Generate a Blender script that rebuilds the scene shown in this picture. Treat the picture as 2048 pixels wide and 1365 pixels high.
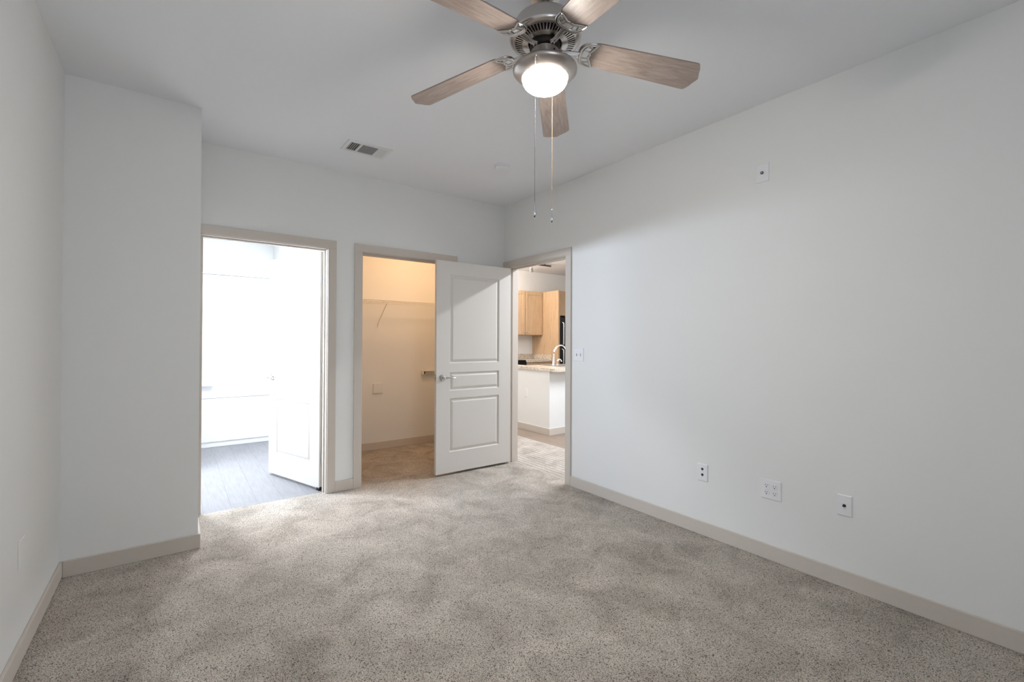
import bpy, bmesh, math, random
from mathutils import Vector, Matrix
S = bpy.context.scene
for o in list(bpy.data.objects): bpy.data.objects.remove(o)
C = S.collection
random.seed(7)
PI = math.pi

# ------------------------------------------------------------------ camera
CAM_Z = 1.29734
yaw, pitch, roll = 0.635, 0.0076, 0.0042
Fd = Vector((math.sin(yaw)*math.cos(pitch), math.cos(yaw)*math.cos(pitch), math.sin(pitch)))
Rt = Vector((math.cos(yaw), -math.sin(yaw), 0)); Up = Rt.cross(Fd)
R2 = Rt*math.cos(roll) + Up*math.sin(roll); U2 = -Rt*math.sin(roll) + Up*math.cos(roll)
cd = bpy.data.cameras.new('camera'); cam = bpy.data.objects.new('camera', cd); C.objects.link(cam)
M = Matrix((R2, U2, -Fd)).transposed().to_4x4(); M.translation = Vector((0, 0, CAM_Z))
cam.matrix_world = M
cd.sensor_fit = 'HORIZONTAL'; cd.sensor_width = 36.0
cd.lens = 914.2226/2048*36.0
cd.shift_y = (674.09-682.5)/2048
cd.clip_start = 0.05; cd.clip_end = 100
S.camera = cam

# ------------------------------------------------------------------ view, world
S.view_settings.view_transform = 'Standard'
S.view_settings.look = 'None'
S.view_settings.gamma = 1.0
S.view_settings.exposure = 0.11
S.view_settings.use_curve_mapping = False
W = bpy.data.worlds.new('World'); S.world = W; W.use_nodes = True
W.node_tree.nodes['Background'].inputs['Color'].default_value = (0.78, 0.88, 1.0, 1)
W.node_tree.nodes['Background'].inputs['Strength'].default_value = 3.2

# ------------------------------------------------------------------ lights
def area(name, loc, direction, sx, sy, power, col, spread=PI):
    l = bpy.data.lights.new(name, 'AREA'); l.shape = 'RECTANGLE'; l.size = sx; l.size_y = sy
    l.energy = power; l.color = col; l.spread = spread
    o = bpy.data.objects.new(name, l); C.objects.link(o); o.location = loc
    o.rotation_euler = Vector(direction).to_track_quat('-Z', 'Y').to_euler()
    return o
def point(name, loc, power, col, r=0.05):
    l = bpy.data.lights.new(name, 'POINT'); l.energy = power; l.color = col; l.shadow_soft_size = r
    o = bpy.data.objects.new(name, l); C.objects.link(o); o.location = loc
    return o
# weak fill lamp outside the added, unseen window behind the camera
area('window_fill', (0.35, -1.42, 1.45), (0, 1, -0.06), 1.3, 1.3, 3, (0.97, 0.98, 1.0))
# vanity bars in the bathroom
area('vanity_light', (-1.80, 4.95, 2.0), (1, -0.28, -0.04), 1.0, 0.10, 42, (0.74, 0.85, 1.0), 1.5)
area('vanity_light', (-0.85, 5.36, 2.0), (0.7, -1, 0), 1.1, 0.10, 70, (0.70, 0.82, 1.0), 2.0)
area('bathroom_fill', (0.62, 5.5, 2.70), (0, 0, -1), 0.30, 0.30, 58, (0.90, 0.94, 1.0))  # unseen fill, added to whiten the bathroom
area('bathroom_fill', (-0.20, 5.15, 2.70), (0, 0, -1), 0.30, 0.30, 85, (0.86, 0.92, 1.0))  # unseen fill, added to brighten the carpet through the doorway
# closet lamp
area('closet_lamp', (2.25, 4.50, 2.70), (0, 0, -1), 0.25, 0.25, 12.5, (1.0, 0.61, 0.32))
# living room ceiling lamp and kitchen lamps
area('living_lamp', (3.95, 3.38, 2.60), (0, 0, -1), 0.11, 0.95, 74, (0.88, 0.93, 1.0))
point('kitchen_lamp', (4.6, 6.6, 2.45), 52, (1.0, 0.88, 0.76), 0.10)
point('kitchen_lamp', (3.35, 5.6, 2.5), 27, (1.0, 0.90, 0.82), 0.10)
area('living_fill', (6.6, 1.2, 1.6), (-1, 0.4, 0), 1.8, 1.6, 45, (0.92, 0.95, 1.0))  # added unseen panel inside the closed living room, brightens hall and kitchen

# ------------------------------------------------------------------ materials
def mat(name, col, rough=0.6, metal=0.0, spec=0.5, bump=0.0, bscale=200.0, bdist=0.002, emit=None, es=0.0, trans=0.0, ior=1.45):
    m = bpy.data.materials.new(name); m.use_nodes = True
    nt = m.node_tree; b = nt.nodes['Principled BSDF']
    b.inputs['Base Color'].default_value = (*col, 1); b.inputs['Roughness'].default_value = rough
    b.inputs['Metallic'].default_value = metal; b.inputs['Specular IOR Level'].default_value = spec
    b.inputs['Transmission Weight'].default_value = trans; b.inputs['IOR'].default_value = ior
    if emit:
        b.inputs['Emission Color'].default_value = (*emit, 1); b.inputs['Emission Strength'].default_value = es
    if bump > 0:
        tc = nt.nodes.new('ShaderNodeTexCoord'); n = nt.nodes.new('ShaderNodeTexNoise'); bp = nt.nodes.new('ShaderNodeBump')
        n.inputs['Scale'].default_value = bscale; n.inputs['Detail'].default_value = 3
        bp.inputs['Strength'].default_value = bump; bp.inputs['Distance'].default_value = bdist
        nt.links.new(tc.outputs['Object'], n.inputs['Vector']); nt.links.new(n.outputs['Fac'], bp.inputs['Height'])
        nt.links.new(bp.outputs['Normal'], b.inputs['Normal'])
    return m
def ramp(nt, stops):
    r = nt.nodes.new('ShaderNodeValToRGB'); e = r.color_ramp.elements
    while len(e) > 1: e.remove(e[-1])
    for i, (p, c) in enumerate(stops):
        x = e[0] if i == 0 else e.new(p)
        x.position = p; x.color = (*c, 1)
    return r
def wood(name, c1, c2, c3, scale=(1.2, 14, 14), rough=0.45, wave=5.0):
    m = mat(name, c1, rough); nt = m.node_tree; b = nt.nodes['Principled BSDF']; L = nt.links
    tc = nt.nodes.new('ShaderNodeTexCoord'); mp = nt.nodes.new('ShaderNodeMapping')
    mp.inputs['Scale'].default_value = scale; L.new(tc.outputs['Object'], mp.inputs['Vector'])
    n = nt.nodes.new('ShaderNodeTexNoise'); n.inputs['Scale'].default_value = wave; n.inputs['Detail'].default_value = 6
    n.inputs['Distortion'].default_value = 0.9; L.new(mp.outputs['Vector'], n.inputs['Vector'])
    r = ramp(nt, [(0.30, c2), (0.50, c1), (0.72, c3)]); L.new(n.outputs['Fac'], r.inputs['Fac'])
    n2 = nt.nodes.new('ShaderNodeTexNoise'); n2.inputs['Scale'].default_value = wave*9; n2.inputs['Detail'].default_value = 3
    L.new(mp.outputs['Vector'], n2.inputs['Vector'])
    mx = nt.nodes.new('ShaderNodeMixRGB'); mx.blend_type = 'MULTIPLY'; mx.inputs['Fac'].default_value = 0.35
    L.new(r.outputs['Color'], mx.inputs['Color1']); L.new(n2.outputs['Fac'], mx.inputs['Color2'])
    g = nt.nodes.new('ShaderNodeGamma'); g.inputs['Gamma'].default_value = 0.86
    L.new(mx.outputs['Color'], g.inputs['Color']); L.new(g.outputs['Color'], b.inputs['Base Color'])
    return m
def carpet(name, base, gap_shade, stripes=False):
    m = mat(name, base, 1.0, spec=0.0); nt = m.node_tree; b = nt.nodes['Principled BSDF']; L = nt.links
    tc = nt.nodes.new('ShaderNodeTexCoord')
    # yarn tufts
    n1 = nt.nodes.new('ShaderNodeTexNoise'); n1.inputs['Scale'].default_value = 210; n1.inputs['Detail'].default_value = 4; n1.inputs['Roughness'].default_value = 0.65
    v = nt.nodes.new('ShaderNodeTexVoronoi'); v.inputs['Scale'].default_value = 230
    L.new(tc.outputs['Object'], n1.inputs['Vector'])
    # warp the cells with noise so tufts are irregular
    mix = nt.nodes.new('ShaderNodeMixRGB'); mix.blend_type = 'ADD'; mix.inputs['Fac'].default_value = 0.016
    nw = nt.nodes.new('ShaderNodeTexNoise'); nw.inputs['Scale'].default_value = 90; L.new(tc.outputs['Object'], nw.inputs['Vector'])
    L.new(tc.outputs['Object'], mix.inputs['Color1']); L.new(nw.outputs['Color'], mix.inputs['Color2'])
    L.new(mix.outputs['Color'], v.inputs['Vector'])
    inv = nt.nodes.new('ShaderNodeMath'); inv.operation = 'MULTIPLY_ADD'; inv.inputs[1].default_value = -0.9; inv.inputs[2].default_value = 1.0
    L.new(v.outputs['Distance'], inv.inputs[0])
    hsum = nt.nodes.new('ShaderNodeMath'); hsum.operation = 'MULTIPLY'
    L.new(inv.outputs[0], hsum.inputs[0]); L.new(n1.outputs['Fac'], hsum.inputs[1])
    # colour: yarn tone by tuft, with the shade in the gaps painted dark
    r = ramp(nt, [(0.12, gap_shade), (0.20, tuple(0.56*x for x in base)), (0.285, tuple(0.88*x for x in base)), (0.36, base), (0.47, tuple(1.20*x for x in base))])
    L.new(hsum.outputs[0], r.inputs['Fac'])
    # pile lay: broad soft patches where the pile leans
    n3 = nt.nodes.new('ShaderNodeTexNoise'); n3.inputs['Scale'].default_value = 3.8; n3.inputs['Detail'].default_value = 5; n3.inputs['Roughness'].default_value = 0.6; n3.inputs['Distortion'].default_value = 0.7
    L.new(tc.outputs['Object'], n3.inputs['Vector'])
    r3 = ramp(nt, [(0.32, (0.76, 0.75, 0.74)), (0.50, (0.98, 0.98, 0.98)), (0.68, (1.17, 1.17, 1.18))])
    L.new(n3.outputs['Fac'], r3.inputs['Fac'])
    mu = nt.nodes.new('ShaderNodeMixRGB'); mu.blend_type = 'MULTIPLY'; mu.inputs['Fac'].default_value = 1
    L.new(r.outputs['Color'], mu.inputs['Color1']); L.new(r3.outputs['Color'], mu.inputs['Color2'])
    out = mu
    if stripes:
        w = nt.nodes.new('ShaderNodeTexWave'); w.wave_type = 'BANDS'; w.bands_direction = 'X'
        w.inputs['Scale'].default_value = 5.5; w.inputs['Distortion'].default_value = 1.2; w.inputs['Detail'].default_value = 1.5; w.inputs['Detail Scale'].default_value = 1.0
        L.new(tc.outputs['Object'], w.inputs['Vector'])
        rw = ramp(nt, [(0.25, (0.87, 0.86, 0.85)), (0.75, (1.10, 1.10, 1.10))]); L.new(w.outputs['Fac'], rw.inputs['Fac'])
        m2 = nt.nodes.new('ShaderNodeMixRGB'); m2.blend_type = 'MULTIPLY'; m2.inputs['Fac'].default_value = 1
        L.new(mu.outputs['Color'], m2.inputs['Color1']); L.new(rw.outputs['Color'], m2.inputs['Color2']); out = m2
    L.new(out.outputs['Color'], b.inputs['Base Color'])
    bp = nt.nodes.new('ShaderNodeBump'); bp.inputs['Strength'].default_value = 0.9; bp.inputs['Distance'].default_value = 0.010
    L.new(hsum.outputs[0], bp.inputs['Height']); L.new(bp.outputs['Normal'], b.inputs['Normal'])
    return m
def planks(name, c1, c2, sx, sy):
    m = mat(name, c1, 0.45); nt = m.node_tree; b = nt.nodes['Principled BSDF']; L = nt.links
    tc = nt.nodes.new('ShaderNodeTexCoord'); mp = nt.nodes.new('ShaderNodeMapping'); mp.inputs['Rotation'].default_value = (0, 0, PI/2)
    L.new(tc.outputs['Object'], mp.inputs['Vector'])
    br = nt.nodes.new('ShaderNodeTexBrick'); br.inputs['Scale'].default_value = 1.0
    br.inputs['Brick Width'].default_value = sx; br.inputs['Row Height'].default_value = sy; br.inputs['Mortar Size'].default_value = 0.0015
    br.inputs['Color1'].default_value = (*c1, 1); br.inputs['Color2'].default_value = (*c2, 1)
    br.inputs['Mortar'].default_value = (*[0.6*x for x in c1], 1)
    L.new(mp.outputs['Vector'], br.inputs['Vector'])
    n = nt.nodes.new('ShaderNodeTexNoise'); n.inputs['Scale'].default_value = 6; n.inputs['Detail'].default_value = 5
    mp2 = nt.nodes.new('ShaderNodeMapping'); mp2.inputs['Scale'].default_value = (9, 0.8, 1)
    L.new(tc.outputs['Object'], mp2.inputs['Vector']); L.new(mp2.outputs['Vector'], n.inputs['Vector'])
    r = ramp(nt, [(0.3, (0.86, 0.86, 0.86)), (0.7, (1.06, 1.06, 1.06))]); L.new(n.outputs['Fac'], r.inputs['Fac'])
    mu = nt.nodes.new('ShaderNodeMixRGB'); mu.blend_type = 'MULTIPLY'; mu.inputs['Fac'].default_value = 1
    L.new(br.outputs['Color'], mu.inputs['Color1']); L.new(r.outputs['Color'], mu.inputs['Color2'])
    L.new(mu.outputs['Color'], b.inputs['Base Color'])
    return m
def granite(name):
    m = mat(name, (0.6, 0.53, 0.45), 0.25); nt = m.node_tree; b = nt.nodes['Principled BSDF']; L = nt.links
    tc = nt.nodes.new('ShaderNodeTexCoord'); n = nt.nodes.new('ShaderNodeTexNoise')
    n.inputs['Scale'].default_value = 45; n.inputs['Detail'].default_value = 8; n.inputs['Roughness'].default_value = 0.8
    L.new(tc.outputs['Object'], n.inputs['Vector'])
    r = ramp(nt, [(0.36, (0.22, 0.15, 0.10)), (0.46, (0.52, 0.43, 0.33)), (0.56, (0.74, 0.67, 0.58)), (0.7, (0.85, 0.80, 0.72))])
    L.new(n.outputs['Fac'], r.inputs['Fac']); L.new(r.outputs['Color'], b.inputs['Base Color'])
    return m

M_wall = mat('wall_paint', (0.80, 0.80, 0.785), 0.75, spec=0.25, bump=0.10, bscale=160, bdist=0.0015)
M_ceil = mat('ceiling_paint', (0.85, 0.86, 0.88), 0.9, spec=0.1, bump=0.10, bscale=120, bdist=0.0015)
M_trim = mat('trim_paint', (0.60, 0.545, 0.487), 0.5, spec=0.35)
M_door = mat('door_paint', (0.68, 0.65, 0.61), 0.42, spec=0.4)
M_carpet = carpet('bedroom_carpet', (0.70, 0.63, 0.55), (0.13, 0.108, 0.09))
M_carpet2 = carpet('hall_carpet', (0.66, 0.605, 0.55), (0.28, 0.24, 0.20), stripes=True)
M_vinyl = planks('bathroom_vinyl', (0.235, 0.235, 0.245), (0.215, 0.215, 0.225), 1.2, 0.18)
M_kfloor = planks('kitchen_vinyl', (0.28, 0.215, 0.165), (0.24, 0.185, 0.145), 1.2, 0.15)
M_nickel = mat('brushed_nickel', (0.60, 0.565, 0.535), 0.27, 1.0)
M_nickel_d = mat('polished_nickel', (0.62, 0.60, 0.58), 0.14, 1.0)
M_pan = mat('satin_nickel', (0.45, 0.41, 0.385), 0.30, 1.0)
M_track = mat('track_bronze', (0.14, 0.11, 0.09), 0.4, 0.8)
M_dark = mat('dark_metal', (0.035, 0.028, 0.024), 0.5, 0.3)
M_blade = wood('blade_oak', (0.355, 0.275, 0.235), (0.265, 0.195, 0.165), (0.41, 0.33, 0.29), (0.9, 17, 17), 0.42, 4.0)
M_maple = wood('maple', (0.62, 0.40, 0.225), (0.55, 0.34, 0.18), (0.68, 0.46, 0.275), (9, 9, 1.2), 0.4, 3.0)
M_bowl = mat('lit_glass', (1, 1, 1), 0.3, emit=(1.0, 0.95, 0.88), es=126.0)
M_white = mat('white_plastic', (0.82, 0.82, 0.84), 0.35)
M_slot = mat('slot_black', (0.02, 0.02, 0.02), 0.6)
M_chrome = mat('chrome', (0.80, 0.80, 0.82), 0.10, 1.0)
M_crystal = mat('pendant_chrome', (0.72, 0.72, 0.75), 0.08, 1.0)
M_brass = mat('chain_brass', (0.34, 0.23, 0.14), 0.35, 1.0)
M_chain = mat('chain_nickel', (0.28, 0.27, 0.26), 0.35, 1.0)
M_black = mat('black_gloss', (0.012, 0.012, 0.013), 0.18)
M_matt_black = mat('matt_black', (0.012, 0.012, 0.012), 0.7)
M_steel = mat('stainless', (0.62, 0.62, 0.62), 0.28, 1.0)
M_porc = mat('white_enamel', (0.86, 0.86, 0.87), 0.18)
M_surround = mat('tub_surround', (0.82, 0.82, 0.82), 0.3)
M_granite = granite('speckled_laminate')
M_wire = mat('white_coated_wire', (0.80, 0.78, 0.74), 0.4)
M_vent = mat('vent_white', (0.78, 0.78, 0.77), 0.45)
M_ventdark = mat('vent_shade', (0.10, 0.10, 0.10), 0.8)
M_mesh = mat('vent_grey', (0.36, 0.36, 0.36), 0.6)
M_glass = mat('window_glass', (1, 1, 1), 0.02, trans=1.0, ior=1.02)

# ------------------------------------------------------------------ mesh helpers
LOC = {}
class MB:
    def __init__(s): s.bm = bmesh.new(); s.mi = 0
    def face(s, pts):
        f = s.bm.faces.new([s.bm.verts.new(p) for p in pts]); f.material_index = s.mi; return f
    def box(s, x0, y0, z0, x1, y1, z1, bev=0.0):
        v = [s.bm.verts.new(p) for p in ((x0,y0,z0),(x1,y0,z0),(x1,y1,z0),(x0,y1,z0),(x0,y0,z1),(x1,y0,z1),(x1,y1,z1),(x0,y1,z1))]
        fs = [s.bm.faces.new([v[i] for i in q]) for q in ((3,2,1,0),(4,5,6,7),(0,1,5,4),(1,2,6,5),(2,3,7,6),(3,0,4,7))]
        for f in fs: f.material_index = s.mi
        if bev > 0:
            es = list({e for f in fs for e in f.edges})
            r = bmesh.ops.bevel(s.bm, geom=es, offset=bev, segments=2, affect='EDGES', profile=0.5)
            for f in r['faces']: f.material_index = s.mi
        return s
    def tube(s, pts, rad, seg=10, flat=1.0, up=Vector((0,0,1)), cap=True):
        pts = [Vector(p) for p in pts]; n = len(pts)
        if not hasattr(rad, '__len__'): rad = [rad]*n
        rings = []
        for i, p in enumerate(pts):
            t = (pts[min(i+1,n-1)] - pts[max(i-1,0)])
            t = t.normalized() if t.length > 1e-9 else Vector((0,0,1))
            u = up if abs(t.dot(up)) < 0.98 else Vector((1,0,0))
            a = t.cross(u).normalized(); b = a.cross(t).normalized()
            rings.append([s.bm.verts.new(p + a*rad[i]*math.cos(2*PI*k/seg) + b*rad[i]*flat*math.sin(2*PI*k/seg)) for k in range(seg)])
        for i in range(n-1):
            for k in range(seg):
                f = s.bm.faces.new((rings[i][k], rings[i][(k+1)%seg], rings[i+1][(k+1)%seg], rings[i+1][k])); f.material_index = s.mi
        if cap:
            for r in (rings[0], rings[-1]):
                f = s.bm.faces.new(r); f.material_index = s.mi
        return s
    def lathe(s, prof, c=(0,0,0), axis='Z', seg=40, close=False):
        c = Vector(c); rings = []
        def P(r, h, k):
            a = 2*PI*k/seg; x, y = r*math.cos(a), r*math.sin(a)
            return c + (Vector((x, y, h)) if axis == 'Z' else Vector((h, x, y)) if axis == 'X' else Vector((x, h, y)))
        for r, h in prof:
            rings.append([s.bm.verts.new(P(0, h, 0))] if r < 1e-6 else [s.bm.verts.new(P(r, h, k)) for k in range(seg)])
        for i in range(len(rings)-1):
            A, B = rings[i], rings[i+1]
            for k in range(seg):
                k2 = (k+1) % seg
                q = [A[0] if len(A)==1 else A[k], A[0] if len(A)==1 else A[k2], B[0] if len(B)==1 else B[k2], B[0] if len(B)==1 else B[k]]
                u = []
                for v in q:
                    if v not in u: u.append(v)
                if len(u) > 2:
                    f = s.bm.faces.new(u); f.material_index = s.mi
        return s
    def prism(s, poly, h0, h1, axis='Z'):
        def P(a, b, h): return (a, b, h) if axis=='Z' else (h, a, b) if axis=='X' else (a, h, b)
        A = [s.bm.verts.new(P(a,b,h0)) for a,b in poly]; B = [s.bm.verts.new(P(a,b,h1)) for a,b in poly]
        n = len(poly)
        fs = [s.bm.faces.new(A[::-1]), s.bm.faces.new(B)] + [s.bm.faces.new((A[i],A[(i+1)%n],B[(i+1)%n],B[i])) for i in range(n)]
        for f in fs: f.material_index = s.mi
        return s
    def build(s, name, m, parent=None, smooth=None, weld=True):
        if weld: bmesh.ops.remove_doubles(s.bm, verts=s.bm.verts, dist=1e-5)
        bmesh.ops.recalc_face_normals(s.bm, faces=s.bm.faces)
        off = LOC.get(parent, Vector((0,0,0)))
        if off.length: bmesh.ops.translate(s.bm, vec=-off, verts=s.bm.verts)
        me = bpy.data.meshes.new(name); s.bm.to_mesh(me); s.bm.free()
        for x in (m if isinstance(m, (list, tuple)) else [m]): me.materials.append(x)
        if smooth is not None:
            for p in me.polygons: p.use_smooth = True
            me.set_sharp_from_angle(angle=math.radians(smooth))
        o = bpy.data.objects.new(name, me); C.objects.link(o)
        if parent is not None: o.parent = parent; LOC[o] = off
        return o
def thing(name, label, cat, loc, group=None, kind=None):
    o = bpy.data.objects.new(name, None); C.objects.link(o); o.location = loc; o.empty_display_size = 0.05
    LOC[o] = Vector(loc)
    if kind: o['kind'] = kind
    o['label'] = label; o['category'] = cat
    if group: o['group'] = group
    return o
def tag(o, label, cat, group=None):
    o['label'] = label; o['category'] = cat
    if group: o['group'] = group
    return o
def struct(o, label=None, cat=None):
    o['kind'] = 'structure'
    if label: o['label'] = label
    if cat: o['category'] = cat
    return o
def bez(p0, p1, p2, p3, n=10):
    p0, p1, p2, p3 = map(Vector, (p0, p1, p2, p3))
    return [p0*(1-t)**3 + p1*3*t*(1-t)**2 + p2*3*t*t*(1-t) + p3*t**3 for t in [i/n for i in range(n+1)]]

# ------------------------------------------------------------------ room dimensions
XL, XR, YB, YP, XQ, H = -0.4946, 2.8576, 4.0307, 3.4435, 0.1231, 2.74
WT = 0.115
XR2, YB2 = XR+WT, YB+WT
YN = -1.25
HEAD = 2.064
BX0, BX1 = 0.150, 1.028          # bathroom opening
CX0, CX1 = 1.329, 2.206          # closet opening
EY0, EY1 = 3.053, 3.937          # bedroom entry opening in right wall
CAS = 0.068

# floors
m = MB(); m.box(XL-0.2, YN-0.2, -0.10, XR+0.06, YB+0.055, 0.0); m.box(1.2, YB+0.055, -0.10, XR, 5.4, 0.0)
struct(m.build('floor', M_carpet), 'greige cut-pile carpet of the bedroom and the walk-in closet', 'carpet')
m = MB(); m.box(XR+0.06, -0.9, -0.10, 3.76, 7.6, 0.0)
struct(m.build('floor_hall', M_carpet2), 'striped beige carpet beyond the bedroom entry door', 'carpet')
m = MB(); m.box(3.76, -0.9, -0.10, 8.2, 7.6, 0.0)
struct(m.build('floor_kitchen', M_kfloor), 'brown plank vinyl at the foot of the kitchen half wall', 'floor')
m = MB(); m.box(-2.0, YB+0.055, -0.10, 1.2, 7.5, -0.002)
struct(m.build('floor_bathroom', M_vinyl), 'pale plank vinyl floor of the bathroom', 'floor')
m = MB(); m.box(-2.1, YN-0.2, H, 8.3, 7.7, H+0.1)
struct(m.build('ceiling', M_ceil))

# walls
def wall_y(name, x0, x1, y0, y1, holes=(), mtl=M_wall, z1=H):
    """wall lying along x; holes = (xa, xb, za, zb)"""
    m = MB(); xs = x0
    for a, b, za, zb in sorted(holes):
        m.box(xs, y0, 0, a, y1, z1)
        if zb < z1: m.box(a, y0, zb, b, y1, z1)
        if za > 0: m.box(a, y0, 0, b, y1, za)
        xs = b
    m.box(xs, y0, 0, x1, y1, z1)
    return struct(m.build(name, mtl))
def wall_x(name, y0, y1, x0, x1, holes=(), mtl=M_wall, z1=H):
    m = MB(); ys = y0
    for a, b, za, zb in sorted(holes):
        m.box(x0, ys, 0, x1, a, z1)
        if zb < z1: m.box(x0, a, zb, x1, b, z1)
        if za > 0: m.box(x0, a, 0, x1, b, za)
        ys = b
    m.box(x0, ys, 0, x1, y1, z1)
    return struct(m.build(name, mtl))
JT = 0.018
wall_x('wall_left', YN-0.2, YB2, XL-0.12, XL)
m = MB(); m.box(XL, YP, 0, XQ, YB, H); struct(m.build('wall_jut', M_wall), 'wall section jutting out at the left of the bathroom doorway', 'wall')
wall_y('wall_back', XL-0.12, XR, YB, YB2, [(BX0-JT, BX1+JT, 0, HEAD+JT), (CX0-JT, CX1+JT, 0, HEAD+JT)])
wall_x('wall_right', YN-0.2, 7.6, XR, XR2, [(EY0-JT, EY1+JT, 0, HEAD+JT)])
wall_y('wall_near', XL, XR, YN-0.12, YN, [(-0.35, 1.05, 0.75, 2.15)])  # opening cut for the added window
wall_x('wall_bathroom_left', YB2, 7.4, -2.0, -1.86)
wall_y('wall_bathroom_vanity', -1.86, 0.10, 5.42, 5.50)
wall_y('wall_bathroom_back', -2.0, 1.2, 7.31, 7.45)
wall_x('wall_bathroom_right', YB2, 7.4, 1.12, 1.22)
wall_y('wall_closet_back', 1.22, XR, 5.30, 5.42)
wall_y('wall_kitchen_back', XR2, 8.2, 7.50, 7.62)
wall_x('wall_kitchen_right', -1.0, 7.6, 8.1, 8.2)
wall_y('wall_living_near', XR2, 8.2, -1.0, -0.9)

# unseen window added behind the camera to let sky fill into the bedroom
m = MB()
for a in ((-0.35, YN-0.10, 0.75, -0.30, YN-0.03, 2.15), (1.00, YN-0.10, 0.75, 1.05, YN-0.03, 2.15), (-0.30, YN-0.10, 0.75, 1.00, YN-0.03, 0.80),
          (-0.30, YN-0.10, 2.10, 1.00, YN-0.03, 2.15), (0.33, YN-0.10, 0.80, 0.37, YN-0.03, 2.10), (-0.30, YN-0.09, 1.43, 1.00, YN-0.04, 1.47)):
    m.box(*a)
w1 = struct(m.build('added_window', M_white))

# door linings and casings ------------------------------------------------
CT = 0.014
def casing_y(name, x0, x1, wl=True, wr=True, xe=None):
    """flat casing and lining of an opening in the back wall"""
    m = MB(); y = YB
    a, b = x0-0.006, x1+0.006; zt = HEAD+0.006
    m.box(a-CAS, y-CT, 0, a, y, zt, 0.002); m.box(b, y-CT, 0, b+CAS, y, zt, 0.002)
    m.box(a-CAS, y-CT, zt, b+CAS, y, zt+CAS, 0.002)
    # lining
    m.box(x0-JT, y, 0, x0, YB2, HEAD); m.box(x1, y, 0, x1+JT, YB2, HEAD); m.box(x0-JT, y, HEAD, x1+JT, YB2, HEAD+JT)
    # stop
    s0, s1 = y+0.045, y+0.078
    m.box(x0, s0, 0, x0+0.011, s1, HEAD-0.011); m.box(x1-0.011, s0, 0, x1, s1, HEAD-0.011); m.box(x0, s0, HEAD-0.011, x1, s1, HEAD)
    # casing on the far side
    m.box(a-CAS+0.02, YB2, 0, a, YB2+CT, zt); m.box(b, YB2, 0, b+CAS-0.02, YB2+CT, zt); m.box(a-CAS+0.02, YB2, zt, b+CAS-0.02, YB2+CT, zt+CAS)
    return struct(m.build(name, M_trim))
casing_y('trim_1', BX0, BX1)
casing_y('trim_2', CX0, CX1)
m = MB(); a, b, zt = EY0-0.006, EY1+0.006, HEAD+0.006
m.box(XR-CT, a-CAS, 0, XR, a, zt, 0.002); m.box(XR-CT, b, 0, XR, b+CAS, zt, 0.002); m.box(XR-CT, a-CAS, zt, XR, YB-0.002, zt+CAS, 0.002)
m.box(XR, EY0-JT, 0, XR2, EY0, HEAD); m.box(XR, EY1, 0, XR2, EY1+JT, HEAD); m.box(XR, EY0-JT, HEAD, XR2, EY1+JT, HEAD+JT)
s0, s1 = XR+0.042, XR+0.075
m.box(s0, EY0, 0, s1, EY0+0.011, HEAD-0.011); m.box(s0, EY1-0.011, 0, s1, EY1, HEAD-0.011); m.box(s0, EY0, HEAD-0.011, s1, EY1, HEAD)
m.box(XR2, a-CAS, 0, XR2+CT, a, zt); m.box(XR2, b, 0, XR2+CT, b+CAS, zt); m.box(XR2, a-CAS, zt, XR2+CT, b+CAS, zt+CAS)
struct(m.build('trim_3', M_trim))

# baseboards
BH, BT = 0.090, 0.013
def base(name, x0, y0, x1, y1, h=BH):
    m = MB(); m.box(x0, y0, 0, x1, y1, h, 0.003)
    return struct(m.build(name, M_trim))
base('baseboard_right', XR-BT, YN, XR, EY0-0.006-CAS)
m = MB(); m.box(XL, YN, 0.007, XL+BT, YP, BH, 0.003); struct(m.build('baseboard_left', M_trim))
m = MB(); m.box(XL+BT, YP-BT, 0, XQ+BT, YP, BH, 0.003); m.box(XQ, YP, 0, XQ+BT, YB-CT-0.002, BH, 0.003)
struct(m.build('baseboard_jut', M_trim))
base('baseboard_back', BX1+0.006+CAS, YB-BT, CX0-0.006-CAS, YB)
base('baseboard_closet', 1.235, 5.30-BT, XR, 5.30)

# ------------------------------------------------------------------ panel doors
def panel_door(W, Ht, T=0.035):
    """door slab: x along width from 0 to W, y 0 (front) to T, z 0..Ht; three moulded panels each side"""
    m = MB(); st = 0.143*W/0.863
    rows = [(0.198, 0.712), (0.787, 0.963), (1.052, 1.905)]
    def side(y, sgn):
        zs = [0] + [v for r in rows for v in r] + [Ht]
        for i in range(len(zs)-1):
            a, b = zs[i], zs[i+1]
            m.face([(0,y,a),(st,y,a),(st,y,b),(0,y,b)]); m.face([(W-st,y,a),(W,y,a),(W,y,b),(W-st,y,b)])
            if i % 2 == 0: m.face([(st,y,a),(W-st,y,a),(W-st,y,b),(st,y,b)])
        for a, b in rows:
            prof = [(0,0),(0.002,0.004),(0.009,0.0125),(0.013,0.0135),(0.016,0.0125),(0.034,0.0025),(0.038,0.0018)]
            rings = [[(st+o, y+sgn*d, a+o),(W-st-o, y+sgn*d, a+o),(W-st-o, y+sgn*d, b-o),(st+o, y+sgn*d, b-o)] for o, d in prof]
            for r, q in zip(rings, rings[1:]):
                for k in range(4): m.face([r[k], r[(k+1)%4], q[(k+1)%4], q[k]])
            m.face(rings[-1])
        return zs
    zs = side(0, 1); side(T, -1)
    for i in range(len(zs)-1):
        a, b = zs[i], zs[i+1]
        m.face([(0,0,a),(0,T,a),(0,T,b),(0,0,b)]); m.face([(W,0,a),(W,T,a),(W,T,b),(W,0,b)])
    for z in (0, Ht):
        m.face([(0,0,z),(st,0,z),(st,T,z),(0,T,z)]); m.face([(st,0,z),(W-st,0,z),(W-st,T,z),(st,T,z)]); m.face([(W-st,0,z),(W,0,z),(W,T,z),(W-st,T,z)])
    return m
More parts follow.
